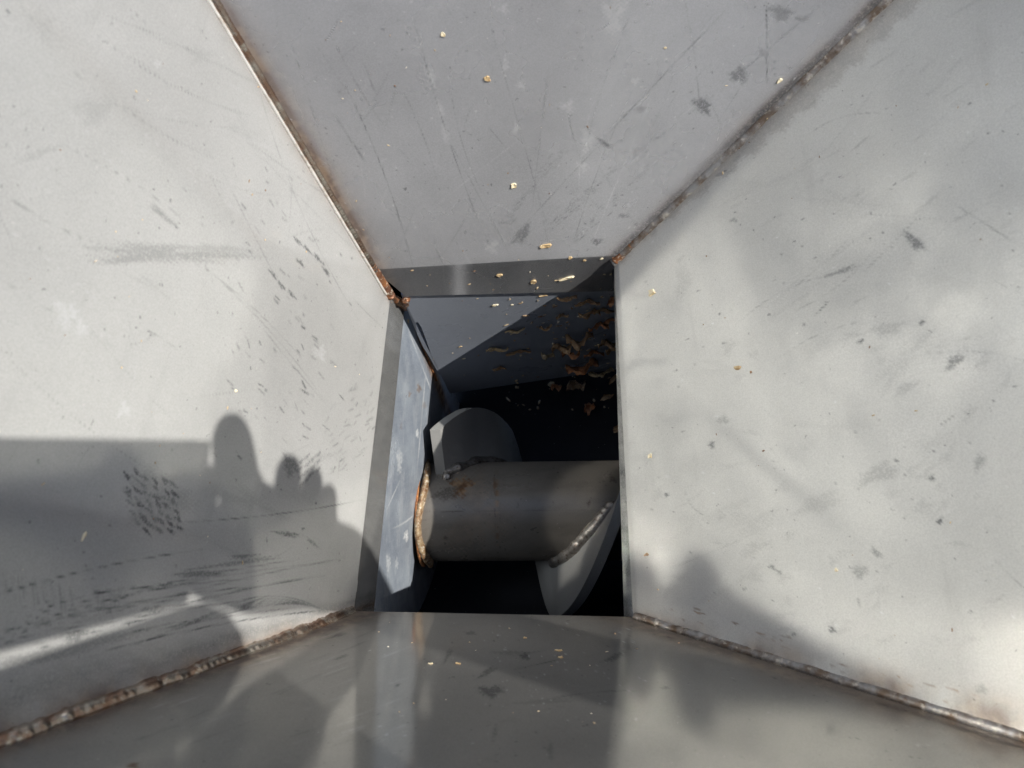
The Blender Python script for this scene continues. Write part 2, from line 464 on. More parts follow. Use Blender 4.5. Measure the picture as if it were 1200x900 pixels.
# skirt below the bend: shade of the turned-away facet painted dark, crosswise rub scratches
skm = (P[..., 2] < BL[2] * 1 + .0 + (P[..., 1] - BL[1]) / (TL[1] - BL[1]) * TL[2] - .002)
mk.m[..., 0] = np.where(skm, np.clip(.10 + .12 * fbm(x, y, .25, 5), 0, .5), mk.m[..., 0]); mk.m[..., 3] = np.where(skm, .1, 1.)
# heat tint beside both welds
d, t = segdist(x, y, 457, 346, 250, 0); mk.field(2, np.where(~skm, .55 * np.exp(-abs(d) / 5.) * (1 + .4 * q), 0))
d, t = segdist(x, y, 414, 716, 0, 866)
dd = abs(d) / (7 + 22 * np.clip(t, 0, 1))
mk.field(2, np.clip(.75 * np.exp(-dd * 1.3) * (1 + .5 * fbm(x, y, .06, 9)), 0, .85))
mk.field(0, .25 * np.exp(-((dd - 1.5) / .8) ** 2) * (1 + .5 * fbm(x * .4, y, .2, 11)))
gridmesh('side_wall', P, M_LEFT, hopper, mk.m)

# ---------------- back wall (top of the picture)
SKt0 = np.array([-.0985, .2070, .0290]); SKt1 = np.array([.0408, .2245, .0060])
SKt0 = onplane(475, 347, TL, np.cross(TR - TL, [0, 0, 1.])); SKt1 = onplane(720, 341, TL, np.cross(TR - TL, [0, 0, 1.]))
E0 = TL + (TL - TR) * .06; E1 = TR
tt = np.linspace(0, .2, 2001)[:, None]; yy = proj(TL + dTL * tt)[1]; TLf = TL + dTL * tt[np.argmin(abs(yy - 317))] 
TRf = TR + dTR * .004
P = wall_grid(TLf, TRf, TLt, TRt, SKt0, SKt1, 400, 420, .0025, 26)
mk = Marks(P); x, y = mk.x, mk.y
q = fbm(x, y, .03, 13)
for cx, cy, a_, b_, an, k in ((823, 124, 14, 9, 40, .6), (866, 88, 12, 11, 0, .5), (915, 15, 16, 10, 20, .4), (940, 22, 12, 4, 0, .3), (708, 168, 11, 3, 35, .6), (895, 62, 8, 4, 20, .3),
                              (612, 275, 16, 7, -50, .45), (700, 283, 8, 4, 0, .5), (730, 253, 8, 3, 0, .35), (751, 128, 7, 4, 0, .3)):
    mk.blob(0, cx, cy, a_, b_, an, k)
for i in range(260):          # rows of chatter marks, falling left
    u = rng.uniform(0, 1); row = int(rng.integers(4))
    bx, by = ((640, 275), (668, 285), (590, 262), (640, 262))[row]; ex, ey = ((750, 170), (800, 160), (665, 170), (845, 105))[row]
    cx = bx + (ex - bx) * u + rng.normal(0, 3); cy = by + (ey - by) * u + rng.normal(0, 3)
    mk.line(0, cx - 3, cy + 2, cx + 3, cy - 2 + rng.normal(0, 1), 1.1, rng.uniform(.1, .42) * (1.1 - u * .6))
mk.line(0, 700, 170, 850, 12, .9, .5); mk.line(0, 590, 290, 720, 150, .8, .35); mk.line(0, 898, 0, 899, 105, .9, .8); mk.line(0, 845, 105, 968, 0, .8, .4)
mk.line(0, 485, 20, 565, 270, .8, .5, 5); mk.line(0, 572, 20, 640, 262, .8, .35); mk.line(0, 405, 100, 484, 312, .8, .55, -6)
mk.line(0, 390, 45, 452, 150, 1, .3, 3); mk.line(0, 392, 135, 428, 190, 2, .4); mk.line(0, 425, 70, 440, 110, 1.5, .3)
for i in range(26): mk.line(0, 545 + rng.uniform(0, 330), rng.uniform(0, 270), 0, 0, .7, 0) if False else None
for cx, cy, r_, rr in ((720, 18, 13, 24), (592, 76, 4, 9), (665, 125, 10, 7), (688, 165, 8, 14), (610, 100, 5, 4), (683, 195, 8, 5), (577, 290, 7, 9), (605, 150, 4, 8), (745, 95, 5, 5), (590, 10, 7, 6)):
    mk.blob(1, cx, cy, r_, rr, 10, .34, 1.)
for cx, cy in ((506, 90), (516, 128), (522, 158)): mk.blob(1, cx, cy, 5, 13, -15, .35, .4, hard=.6)
for i in range(150):
    mk.blob(0, rng.uniform(280, 1000), rng.uniform(0, 320), rng.uniform(.9, 2), rng.uniform(.8, 1.5), 0, rng.uniform(.3, .7))
for i in range(90):
    mk.blob(1, rng.uniform(300, 980), rng.uniform(0, 310), rng.uniform(.9, 2), rng.uniform(.7, 1.2), rng.uniform(0, 180), rng.uniform(.3, .8))
for i in range(50):
    cx, cy = rng.uniform(300, 950), rng.uniform(0, 300); a = rng.choice([2.4, 2.3, .9, 1.2]) + rng.normal(0, .2); L = rng.uniform(8, 60)
    mk.line(rng.choice([0, 0, 1]), cx, cy, cx + L * math.cos(a), cy + L * math.sin(a), .7, rng.uniform(.12, .35), rng.uniform(-3, 3))
d, t = segdist(x, y, 462, 346, 258, 0); mk.field(2, .6 * np.exp(-np.clip(abs(d) - 4, 0, 99) / 9.) * (1 + .3 * q))
d, t = segdist(x, y, 718, 305, 1030, 0); mk.field(2, .32 * np.exp(-np.clip(abs(d) - 4, 0, 99) / 7.) * (1 + .4 * q)); mk.field(0, .6 * np.exp(-(np.clip(abs(d) - 2, 0, 99) / 5.) ** 2) * (1 + .4 * q))
mk.field(0, .12 * sm(y, 290, 318) * (1 + q))
for i in range(34):
    cx, cy = rng.uniform(300, 900), rng.uniform(-20, 240); L = rng.uniform(60, 220); a = float(rng.choice([2.35, 1.25, 1.9])) + rng.normal(0, .12)
    mk.line(int(rng.choice([0, 0, 1])), cx, cy, cx + L * math.cos(a), cy + L * math.sin(a), .75, rng.uniform(.12, .36), rng.uniform(-6, 6))
mk.field(0, .10 * np.clip(fbm(x, y, .018, 77), 0, 1.2)); lnf = TRf - TLf; hh = np.cross(TRf - TLf, P - TLf)
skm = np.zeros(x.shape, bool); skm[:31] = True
mk.m[..., 0] = np.where(skm, np.clip(.1 + .1 * fbm(x, y * .3, .12, 15), 0, .8), mk.m[..., 0]); mk.m[..., 3] = np.where(skm, .0 + .8 * np.exp(-((x - 538) / 9.) ** 2), 1.)  # fold's shade under grazing sun painted dark, with a painted highlight streak
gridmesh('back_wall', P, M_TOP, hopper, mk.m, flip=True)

# ---------------- right wall
nR_ = np.cross(TR - BR, [0, 0, 1.])
SKr1 = onplane(719.5, 341, BR, nR_); SKr0 = onplane(731.5, 735, BR, nR_)
P = wall_grid(TR, BR, TRt, BRt, SKr1, SKr0, 380, 500)
sdd = BRt - BR; sdd /= np.linalg.norm(sdd); rel = P - BR
dist = np.linalg.norm(rel - (rel @ sdd)[..., None] * sdd, axis=-1); upw = np.clip((rel @ sdd) / .05, 0, 1)
nRw = np.cross(TR - BR, BRt - BR); nRw /= np.linalg.norm(nRw); nRw *= -np.sign(nRw[0])
isw = P[..., 2] > (BR[2] + (P[..., 1] - BR[1]) / (TR[1] - BR[1]) * (TR[2] - BR[2]) + .001)
sT = TRt - TR; sT /= np.linalg.norm(sT); rl = P - TR; dT = np.linalg.norm(rl - (rl @ sT)[..., None] * sT, axis=-1)
fd = np.clip((dT - .004) / .06, 0, 1); fd = fd * fd * (3 - 2 * fd)
P = P + nRw * ((.0008 + .002 * upw) * np.exp(-dist / .010) * isw)[..., None]
mk = Marks(P); x, y = mk.x, mk.y
q = fbm(x, y, .03, 23)
for cx, cy, a_, b_, an, k in ((1072, 283, 18, 7, 40, .5), (1118, 424, 16, 7, -40, .45), (985, 318, 26, 3, -18, .4), (860, 258, 5, 3, 0, .4), (1080, 378, 4, 3, -40, .6), (1008, 400, 6, 2.5, -30, .7),
                              (1008, 670, 11, 9, 0, .35), (834, 521, 4, 5, 0, .6), (1092, 560, 4, 4, 0, .7), (1148, 541, 12, 7, -70, .32), (1102, 610, 5, 3, -50, .8), (1027, 648, 10, 4, 40, .4),
                              (848, 492, 9, 5, 0, .3), (1030, 555, 30, 12, -20, .22), (960, 590, 30, 12, -20, .15), (975, 738, 5, 5, 0, .7), (930, 743, 3, 3, 0, .5), (781, 580, 3, 3, 0, .7), (1050, 540, 3, 2, 0, .6),
                              (905, 665, 6, 3, 30, .55), (914, 671, 3, 3, 0, .5), (1040, 385, 22, 8, -10, .15), (1062, 455, 18, 6, -30, .15), (1150, 808, 9, 7, 0, .3), (1005, 800, 4, 3, 0, .4), (873, 690, 3, 2, -40, .6), (800, 330, 10, 24, 5, .12)):
    mk.blob(0, cx, cy, a_, b_, an, k)
mk.line(0, 1120, 240, 1190, 285, 1.6, .35); mk.line(0, 1112, 262, 1165, 235, 2, .2); mk.line(0, 1000, 175, 1020, 158, 1.5, .3); mk.line(0, 983, 236, 1000, 228, 1.2, .4)
mk.line(0, 955, 370, 972, 352, .9, .6); mk.line(0, 802, 572, 828, 605, .8, .4, 6); mk.line(0, 802, 572, 812, 568, .8, .4); mk.line(0, 1005, 700, 1010, 718, 1, .5)
mk.line(0, 1165, 655, 1200, 690, 1.3, .3); mk.line(0, 1100, 500, 1120, 485, 1., .4)
for i in range(120):
    mk.blob(0, rng.uniform(740, 1200), rng.uniform(60, 840), rng.uniform(.8, 2.6), rng.uniform(.7, 1.7), rng.uniform(-60, 0), rng.uniform(.2, .7))
for i in range(70):
    cx, cy = rng.uniform(760, 1190), rng.uniform(380, 760)
    mk.blob(0, cx, cy, rng.uniform(4, 16), rng.uniform(3, 7), rng.uniform(-60, 10), rng.uniform(.04, .14), 1.)
for i in range(90):
    cx, cy = rng.uniform(780, 1200), rng.uniform(0, 380); L = rng.uniform(10, 70); a = rng.normal(-.62, .12)
    mk.line(0, cx, cy, cx + L * math.cos(a), cy + L * math.sin(a), rng.uniform(.8, 3.), rng.uniform(.04, .16))
for i in range(60):
    mk.blob(1, rng.uniform(760, 1190), rng.uniform(30, 800), rng.uniform(.9, 1.8), rng.uniform(.7, 1.2), rng.uniform(0, 180), rng.uniform(.4, .9))
for i in range(30):
    cx, cy = rng.uniform(760, 1150), rng.uniform(120, 760); L = rng.uniform(40, 150); a = rng.normal(-.5, .4)
    mk.line(int(rng.choice([0, 1])), cx, cy, cx + L * math.cos(a), cy + L * math.sin(a), .8, rng.uniform(.1, .28), rng.uniform(-12, 12))
for i in range(10):
    cx, cy = rng.uniform(780, 1150), rng.uniform(200, 700); mk.blob(0, cx, cy, rng.uniform(20, 50), rng.uniform(8, 18), rng.uniform(-50, 10), rng.uniform(.05, .11), 1.2, hard=.6)
# painted shade beside the upper right weld, where reflected light ends; combed outer border
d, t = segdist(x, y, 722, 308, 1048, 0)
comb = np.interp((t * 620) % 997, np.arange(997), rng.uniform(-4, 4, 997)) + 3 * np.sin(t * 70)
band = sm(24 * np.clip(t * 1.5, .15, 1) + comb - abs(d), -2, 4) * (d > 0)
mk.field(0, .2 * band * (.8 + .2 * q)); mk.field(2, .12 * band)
mk.field(2, .3 * np.exp(-abs(d) / 5.))
d, t = segdist(x, y, 744, 724, 1200, 866); dd = abs(d) / (10 + 26 * np.clip(t, 0, 1))
mk.field(2, np.clip(.42 * np.exp(-(dd / 1.) ** 2) * (1 + .8 * fbm(x, y, .05, 29)), 0, .6))
for i in range(40):
    tt = rng.uniform(.05, .9); cx = 744 + 456 * tt; cy = 724 + 142 * tt - rng.uniform(4, 34)
    mk.blob(2, cx, cy, rng.uniform(2, 9), 1.5, 15, rng.uniform(.3, .7))
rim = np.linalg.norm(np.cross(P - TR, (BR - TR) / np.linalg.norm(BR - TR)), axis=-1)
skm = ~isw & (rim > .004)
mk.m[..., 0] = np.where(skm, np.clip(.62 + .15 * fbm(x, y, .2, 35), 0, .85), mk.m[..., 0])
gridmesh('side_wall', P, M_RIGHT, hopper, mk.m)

# ---------------- front wall (bottom of the picture)
P = wall_grid(BR, BL, BRt, BLt, None, None, 420, 260)
mk = Marks(P); x, y = mk.x, mk.y
for cx, cy, a_, b_, an, k in ((615, 769, 7, 5, 0, .6), (571, 788, 14, 4, -30, .5), (575, 810, 17, 8, 0, .6), (552, 742, 7, 2.5, 0, .4), (720, 770, 14, 4, -25, .6), (580, 858, 3, 12, 10, .35), (645, 880, 4, 12, 0, .3), (525, 768, 3, 12, 30, .4),
                              (466, 803, 4, 2, -30, .5), (400, 770, 10, 2, -20, .4), (395, 745, 12, 2, -15, .4), (640, 822, 40, 3, -3, .2), (600, 765, 26, 3, 0, .25), (780, 806, 6, 2, 0, .5)):
    mk.blob(0, cx, cy, a_, b_, an, k)
mk.line(0, 600, 785, 660, 772, 1, .5); mk.line(0, 640, 820, 760, 810, 1, .4, -4); mk.line(0, 596, 770, 640, 762, 1, .3)
for i in range(60):
    cx, cy = rng.uniform(150, 470), rng.uniform(745, 880); L = rng.uniform(15, 70)
    mk.line(rng.choice([0, 1]), cx, cy, cx + L, cy - L * rng.uniform(.3, .45), rng.uniform(.8, 2), rng.uniform(.06, .22))
for i in range(160):
    mk.blob(rng.choice([0, 1]), rng.uniform(420, 1100), rng.uniform(728, 895), rng.uniform(.8, 1.8), rng.uniform(.7, 1.2), 0, rng.uniform(.2, .7))
for i in range(60):
    mk.blob(1, rng.uniform(560, 760), rng.uniform(730, 830), rng.uniform(.8, 1.6), rng.uniform(.7, 1.1), 0, rng.uniform(.5, .9))
mk.blob(2, 106 * 0 + 156, 897, 8, 4, 0, .7)
d, t = segdist(x, y, 414, 722, 0, 872); mk.field(2, .5 * np.exp(-np.clip(abs(d) - 5, 0, 99) / 9.)); mk.field(0, .3 * np.exp(-np.clip(abs(d) - 6, 0, 99) / 10.) * (1 + .6 * fbm(x, y, .1, 41)))
d, t = segdist(x, y, 744, 730, 1200, 872); mk.field(2, .4 * np.exp(-np.clip(abs(d) - 5, 0, 99) / 7.)); mk.field(0, .2 * np.exp(-abs(d) / 12.))
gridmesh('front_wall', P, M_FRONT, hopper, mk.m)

# rim flange folded outward along the top edge
cen = (TLt + TRt + BRt + BLt) / 4
for a, b in ((TLt, TRt), (TRt, BRt), (BRt, BLt), (BLt, TLt)):
    o_ = [p + (p - cen) / np.linalg.norm(p - cen) * .025 for p in (a, b)]
    slab('rim_flange', [a, b, o_[1], o_[0]] if np.cross(b - a, o_[1] - a)[2] > 0 else [b, a, o_[0], o_[1]], .002, M_FRONT, hopper)

# ---------------- welds
def seam_pts(c, d, z0, z1, off=(0, 0, 0), n=40):
    return [c + d * t + np.array(off) for t in np.linspace(z0, z1, n)]
tube('weld_bead', seam_pts(TL, dTL, -.001, ZT - TL[2]), .0026, M_WELD, hopper, 16, .05, .0022, .8, .16, 1)
tube('weld_bead', seam_pts(TR, dTR, -.001, ZT - TR[2]), .0029, M_WELDT, hopper, 16, .04, .0030, .8, .16, 2)
tube('weld_bead', [p + nLw * (.001 + .0035 * min(1, t_ / .06)) * 1.0 + np.array([0, .0012, .0010]) for p, t_ in ((BL + dBL * q_, q_ * 1.1) for q_ in np.linspace(.002, ZT, 60))], .0036, M_WELD, hopper, 16, .03, .0042, .75, .36, 3)
tube('weld_bead', seam_pts(BR, dBR, .001, ZT - BR[2], tuple(nRw * .0018 + np.array([0, .0012, .0008]))), .0023, M_WELDT, hopper, 16, .04, .003, .8, .2, 4)
tube('weld_bead', [TL + dTL * .03, TL + dTL * .012, TL, SK_TL + [.001, .001, .001], SKt0 + [.0, .0, -.004]], .003, M_WELDR, hopper, 12, .05, .003, .8, .5, 5)
tube('weld_bead', [TR + dTR * .022, TR + dTR * .006, TR - [0.001, 0, 0.0]], .0026, M_WELDR, hopper, 12, .05, .003, .8, .5, 6)
sdl = dTL / np.linalg.norm(dTL); wv_ = np.cross(nLw, sdl); wv_ *= -np.sign(wv_[1])
tube('sheet_edge', [TL + dTL * t + wv_ * .0032 + nLw * .0006 for t in np.linspace(.004, ZT - TL[2], 60)], .0008, M_EDGE, hopper, 8, 0, .003, 1, .3, 7)
# ---------------- chute under the opening
zz = np.array([0, 0, 1.])
YC, ZC, RS, RT = .1022, -.1902, .0438, .101
nP = np.cross(TL - BL, zz); nP /= np.linalg.norm(nP)
nP *= np.sign(nP[0])
PO = BL - nP * .0012
E_t = onplane(477, 358, PO, nP); E_j = onplane(511, 446, PO, nP)
def onend(px, py): return onplane(px, py, PO, nP)
def pl_at(yy, z_):        # point of the end plate at a given y, z
    xx = PO[0] - (nP[1] * (yy - PO[1])) / nP[0]
    return np.array([xx, yy, z_])
# dense end plate with marks
ys = np.linspace(-.015, .232, 230); zs = np.linspace(-.33, .02, 320)
Y, Z = np.meshgrid(ys, zs)
X = PO[0] - nP[1] * (Y - PO[1]) / nP[0]
lim = np.interp(ys, [-.02, .0116, .206, .24], [-.05, -.045, .012, .014])
Z = np.where(Z > lim[None], lim[None], Z)
P = np.stack([X, Y, Z], -1)
mk = Marks(P); x, y = mk.x, mk.y
mk.field(0, np.clip(.25 + .22 * fbm(x * 1., y * .25, .35, 51), 0, .6))
mk.field(1, np.clip(.16 * fbm(x * 1.1, y * .2, .45, 52), 0, .4))
mk.line(1, 478, 385, 507, 462, 1., .6); mk.line(1, 500, 425, 488, 560, .9, .5); mk.line(1, 458, 620, 492, 596, 1.2, .5, 3); mk.line(1, 452, 600, 470, 560, 1, .5)
for cx, cy, a_, b_, k in ((491, 455, 3, 6, .7), (480, 462, 2, 4, .5), (470, 500, 2, 5, .3), (497, 475, 3, 5, .3)): mk.blob(2, cx, cy, a_, b_, 0, k)
for cx, cy, a_, b_, k in ((476, 628, 3, 7, .9), (489, 508, 2, 6, .8), (468, 540, 4, 16, .5), (455, 660, 3, 12, .5), (465, 660, 2, 8, .4)): mk.blob(1, cx, cy, a_, b_, 0, k)
d, t = segdist(x, y, 477, 352, 512, 448); mk.field(2, .95 * np.exp(-(abs(d) / 4.5) ** 2) * (t > -.1) * (.4 + .9 * sm(t, .2, .5)))
gridmesh('end_plate', P, M_BLUE, hopper, mk.m, flip=True)

# back plate, almost upright, with the slot near the corner
nB = np.cross((TR - TL) * [1, 1, 0], np.array([0, .004, -.18])); nB /= np.linalg.norm(nB)
if nB[1] > 0: nB = -nB
B0 = TL - nB * .0012
def onb(px, py): return onplane(px, py, B0, nB)
slot = [onb(*p) for p in ((487, 378), (490, 377.5), (494, 384), (500, 400), (505, 415), (512, 428), (516, 440), (512, 434), (503, 418), (496, 407), (489, 392))]
tl, tr = onb(470, 345), onb(722, 340)
tr = tr + (tr - tl) / np.linalg.norm(tr - tl) * .33
low0 = onb(470, 345); 
def down(p, z_):
    dv = np.cross(nB, np.cross(zz, nB)); dv = dv / dv[2]
    return p + dv * (z_ - p[2])
zl = ZC + .0
slab('back_plate', [tl, down(tl, zl), down(tr, zl), tr], .003, M_NAVY, hopper, holes=[slot])
print('back plate y at shaft', down(tr, zl), nB)
# weld edge between back and end plates
tube('corner_weld', [onend(*p) + nP * .0008 for p in ((477, 354), (480, 362), (484, 376), (492, 400), (502, 425), (511, 446))], .0009, M_RUST, hopper, 8, .3, .002, 1, .5, 31)
# front plate and trough
f0 = np.array([-.16, BL[1] - .005, -.004]); f1 = np.array([.36, BR[1] - .005, .004])
yb = down(tr, zl)[1]
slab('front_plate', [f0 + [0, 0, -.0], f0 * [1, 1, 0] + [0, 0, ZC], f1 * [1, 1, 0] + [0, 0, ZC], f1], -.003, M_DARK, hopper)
th = np.linspace(0, np.pi, 49)
ym, rt = (yb + BR[1]) / 2, (yb - BR[1]) / 2
xs = np.linspace(-.14, .36, 30)
P = np.stack([np.broadcast_to(xs[None], (49, 30)), np.broadcast_to((ym + rt * np.cos(th))[:, None], (49, 30)), np.broadcast_to((ZC - rt * np.sin(th))[:, None], (49, 30))], -1)
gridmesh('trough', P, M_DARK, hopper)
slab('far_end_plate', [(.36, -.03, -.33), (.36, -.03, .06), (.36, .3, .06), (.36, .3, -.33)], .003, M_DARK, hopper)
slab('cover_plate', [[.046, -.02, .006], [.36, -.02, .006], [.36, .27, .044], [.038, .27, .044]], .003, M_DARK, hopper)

# ------------------------------------------------------------------ auger
aug = empty('screw_auger', (0, YC, ZC))
tag(aug, 'dark steel screw auger with thick round shaft and welded flight at the chute bottom', 'auger')
def loc(P): return np.asarray(P) - np.array([0, YC, ZC])
xL = -.1185
nx, na = 420, 300
xs = np.linspace(xL, .34, nx); an = np.linspace(0, 2 * np.pi, na)
XX, AA = np.meshgrid(xs, an, indexing='ij')
rad = RS + .0001 * np.sin(AA * 3)
Pw = np.stack([XX, YC + rad * np.sin(AA), ZC + rad * np.cos(AA)], -1)
mk = Marks(Pw); x, y = mk.x, mk.y
vis = (np.sin(AA) * (H[1] - YC) + np.cos(AA) * (H[2] - ZC)) > RS
mk.line(0, 515, 600, 545, 599, 1., .8); mk.line(0, 545, 599, 722, 597, .7, .35)
mk.blob(2, 560, 600, 30, 50, 0, .18, 1.4); mk.blob(0, 700, 640, 30, 14, -40, .3, 1.2); mk.line(2, 582, 545, 583, 640, 3., .7, brk=2.); mk.line(0, 580, 545, 580, 640, .9, .5, brk=3.); mk.line(0, 587, 548, 586, 640, .8, .35, brk=2.5)
mk.blob(2, 541, 570, 15, 12, -40, .9, .9); mk.blob(0, 525, 578, 20, 9, -20, .6); mk.blob(2, 580, 568, 3, 9, 0, .7)
mk.blob(0, 690, 590, 2, 5, 10, .8); mk.line(0, 606, 596, 608, 588, 1, .8); mk.line(0, 632, 660, 652, 651, 1.4, .9, -2); mk.blob(0, 718, 562, 6, 4, 30, .6)
mk.blob(0, 522, 630, 3, 3, 0, .6)
for i in range(60): mk.blob(0, rng.uniform(510, 720), rng.uniform(540, 660), rng.uniform(.8, 1.8), rng.uniform(.8, 1.5), 0, rng.uniform(.3, .8))
mk.field(0, .2 * np.clip(fbm(x * .3, y, .3, 61), 0, 1))
mk.m[~vis] = (0, 0, 0, 1)
gridmesh('shaft', loc(Pw), M_SHAFT, aug, mk.m, flip=True)
# flight: thick helical sheet
PH = np.radians([38, 55, 75, 95, 115, 200, 280, 350, 420, 780]); PX = np.array([-.101, -.087, -.075, -.060, -.047, -.02, .003, .047, .085, .3])
def helix(phs, r0, r1, thk, parent, name, mat, nr=14):
    xv = np.interp(phs, PH, PX)
    k = np.array([0.1, .2, .4, .2, .1])
    rr = np.linspace(r0, r1, nr)
    n = len(phs)
    def sheet(dx): return np.stack([np.broadcast_to((xv + dx)[:, None], (n, nr)), rr[None] * np.sin(phs)[:, None], rr[None] * np.cos(phs)[:, None]], -1)
    A, B = sheet(thk / 2), sheet(-thk / 2)
    bm = bmesh.new()
    va = [[bm.verts.new(A[i, j]) for j in range(nr)] for i in range(n)]
    vb = [[bm.verts.new(B[i, j]) for j in range(nr)] for i in range(n)]
    for i in range(n - 1):
        for j in range(nr - 1):
            bm.faces.new((va[i][j], va[i + 1][j], va[i + 1][j + 1], va[i][j + 1]))
            bm.faces.new((vb[i][j + 1], vb[i + 1][j + 1], vb[i + 1][j], vb[i][j]))
        bm.faces.new((va[i][nr - 1], va[i + 1][nr - 1], vb[i + 1][nr - 1], vb[i][nr - 1]))
        bm.faces.new((va[i + 1][0], va[i][0], vb[i][0], vb[i + 1][0]))
    for i in (0, n - 1):
        for j in range(nr - 1):
            bm.faces.new((va[i][j], va[i][j + 1], vb[i][j + 1], vb[i][j]) if i == 0 else (va[i][j + 1], va[i][j], vb[i][j], vb[i][j + 1]))
    bmesh.ops.recalc_face_normals(bm, faces=bm.faces[:])
    for ed in bm.edges:
        if len(ed.link_faces) == 2 and ed.calc_face_angle(0) > .7: ed.smooth = False
    me = bpy.data.meshes.new(name); bm.to_mesh(me); bm.free()
    return link(name, me, mat, parent, True)
fl = helix(np.radians(np.linspace(38, 700, 300)), RS - .002, .093, .0085, aug, 'flight', M_FLIGHT)
def hp(ph, r, dx=0):
    ph = math.radians(ph); return np.array([np.interp(ph, PH, PX) + dx, r * math.sin(ph), r * math.cos(ph)])
tube('weld_bead', [hp(a, RS + .001, -.0058) for a in np.linspace(268, 362, 40)], .0058, M_WELDB, aug, 16, .04, .008, .8, .3, 41, up=(0, 0, 1.))
tube('weld_bead', [hp(a, RS + .001, .0058) for a in np.linspace(30, 110, 30)], .0042, M_WELDB, aug, 16, .08, .007, 1, .5, 42, up=(.3, 0, 1.))
tube('weld_bead', [np.array([xL + .003 + .003 * math.sin(3 * a), (RS + .0008) * math.sin(a), (RS + .0008) * math.cos(a)]) for a in np.linspace(-1.5, 1.2, 60)], .0055, M_WELDC, aug, 16, .02, .005, .55, .25, 43, up=(1, .01, .01))
tube('rust_ring', [np.array([xL - .0005, (RS + .0035) * math.sin(a), (RS + .0035) * math.cos(a)]) for a in np.linspace(-1.6, 1.3, 60)], .0016, M_RUST, aug, 10, .05, .005, 1, .4, 44, up=(1, .01, .01))

# ------------------------------------------------------------------ the photographer's hand and phone (just behind the camera)
def shade(px, py, z=.53):       # the point at height z whose shadow falls on the left wall where that pixel shows it
    p = onplane(px, py, BL, nLw); L = np.array(SUN)
    return p - L / L[2] * (p[2] - z)
ZP = .53
a0, a1, b1 = shade(0, 510), shade(240, 519), shade(262, 672)
ux = (a1 - a0) / np.linalg.norm(a1 - a0); ux = ux * [1, 1, 0]; ux /= np.linalg.norm(ux)
ang = math.atan2(ux[1], ux[0]) + math.radians(1.0)
phone = empty('smartphone', (0, 0, 0)); tag(phone, 'black smartphone held level above the hopper by its right end', 'smartphone')
bm = bmesh.new(); bmesh.ops.create_cube(bm, size=1, matrix=Matrix.Diagonal((.168, .0725, .008, 1)))
bmesh.ops.bevel(bm, geom=[e for e in bm.edges if abs((e.verts[0].co - e.verts[1].co).z) > .004], offset=.011, segments=6, affect='EDGES')
bmesh.ops.bevel(bm, geom=[e for e in bm.edges if abs((e.verts[0].co - e.verts[1].co).z) < .001 and e.calc_face_angle(0) > .8], offset=.002, segments=2, affect='EDGES')
me = bpy.data.meshes.new('case'); bm.to_mesh(me); bm.free()
case = link('case', me, M_PHONE, phone, False)
mid = (a0 + a1) / 2
nrm = np.array([-math.sin(ang), math.cos(ang), 0]); pc = a1 - nrm * .0362 + np.array([math.cos(ang), math.sin(ang), 0]) * (-.066)
phone.location = Vector((pc[0], pc[1], ZP + .004)); phone.rotation_euler = (0, 0, ang)
for k, (lx, ly, r_) in enumerate(((-.066, .018, .006), (-.066, .0, .006), (-.052, .009, .004))):
    bm = bmesh.new(); bmesh.ops.create_cone(bm, cap_ends=True, segments=28, radius1=r_, radius2=r_ * .92, depth=.002, matrix=Matrix.Translation((lx, ly, -.0048)))
    me = bpy.data.meshes.new('camera_lens'); bm.to_mesh(me); bm.free(); link('camera_lens', me, M_LENS, phone, False)
person = empty('person', (0, 0, 0)); tag(person, 'bare hand in dark blue sleeve holding the phone above the hopper, and an added second arm shading the left wall', 'person')
def skin(name, verts, edges, radii, mat, parent, lv=2):
    me = bpy.data.meshes.new(name); me.from_pydata([tuple(v) for v in verts], edges, []); me.update()
    o = bpy.data.objects.new(name, me); COL.objects.link(o); o.parent = parent; me.materials.append(mat)
    md = o.modifiers.new('skin', 'SKIN'); md.use_smooth_shade = True
    for i, r in enumerate(radii):
        sv = me.skin_vertices[0].data[i]; sv.radius = (r, r) if isinstance(r, float) else r; sv.use_root = i == 0
    sd_ = o.modifiers.new('sub', 'SUBSURF'); sd_.levels = lv; sd_.render_levels = lv
    return o
def S(px, py, dz=0, dx=0, dy=0): p = shade(px, py, ZP + .008 + dz); return (p[0] + dx, p[1] + dy, p[2])
wr = S(455, 715); fa = tuple(np.array(wr) + [.10, -.05, .03]); fb = tuple(np.array(wr) + [.22, -.12, .07])
pal = S(362, 640)
kn = [S(285, 590), S(338, 600), S(362, 605), S(385, 618)]
V_ = [wr, pal, fa, fb, S(405, 662, .006), S(352, 676, .006), S(306, 674, .006), S(270, 636, .006), S(240, 596, .006), S(232, 634, .006)]
E_ = [(0, 1), (0, 2), (2, 3), (1, 4), (1, 5), (5, 6), (6, 7), (7, 8), (7, 9)]; R_ = [.028, .031, .032, .038, .026, .025, .026, .027, .020, .024]
tips = [(270, 496, 278, 545), (340, 543, 338, 570), (368, 556, 366, 580), (384, 574, 386, 596)]
for k_, (n0, (tx, ty, mx_, my_)) in enumerate(zip(kn, tips)):
    i0 = len(V_); V_ += [n0, S(mx_, my_, .004), S((tx + mx_) / 2, (ty + my_) / 2, -.002), S(tx, ty, -.010)]
    E_ += [(1, i0), (i0, i0 + 1), (i0 + 1, i0 + 2), (i0 + 2, i0 + 3)]
    r0 = (.0150, .0118, .0105, .0095)[k_]; R_ += [r0, r0 * .95, r0 * .88, r0 * .75]
skin('hand', V_, E_, R_, M_SKIN, person)
M_CLOTH = princ('blue_cloth', [(.03, .06, .16), (.02, .04, .11)], 300, .9, 0, .4, 1500)
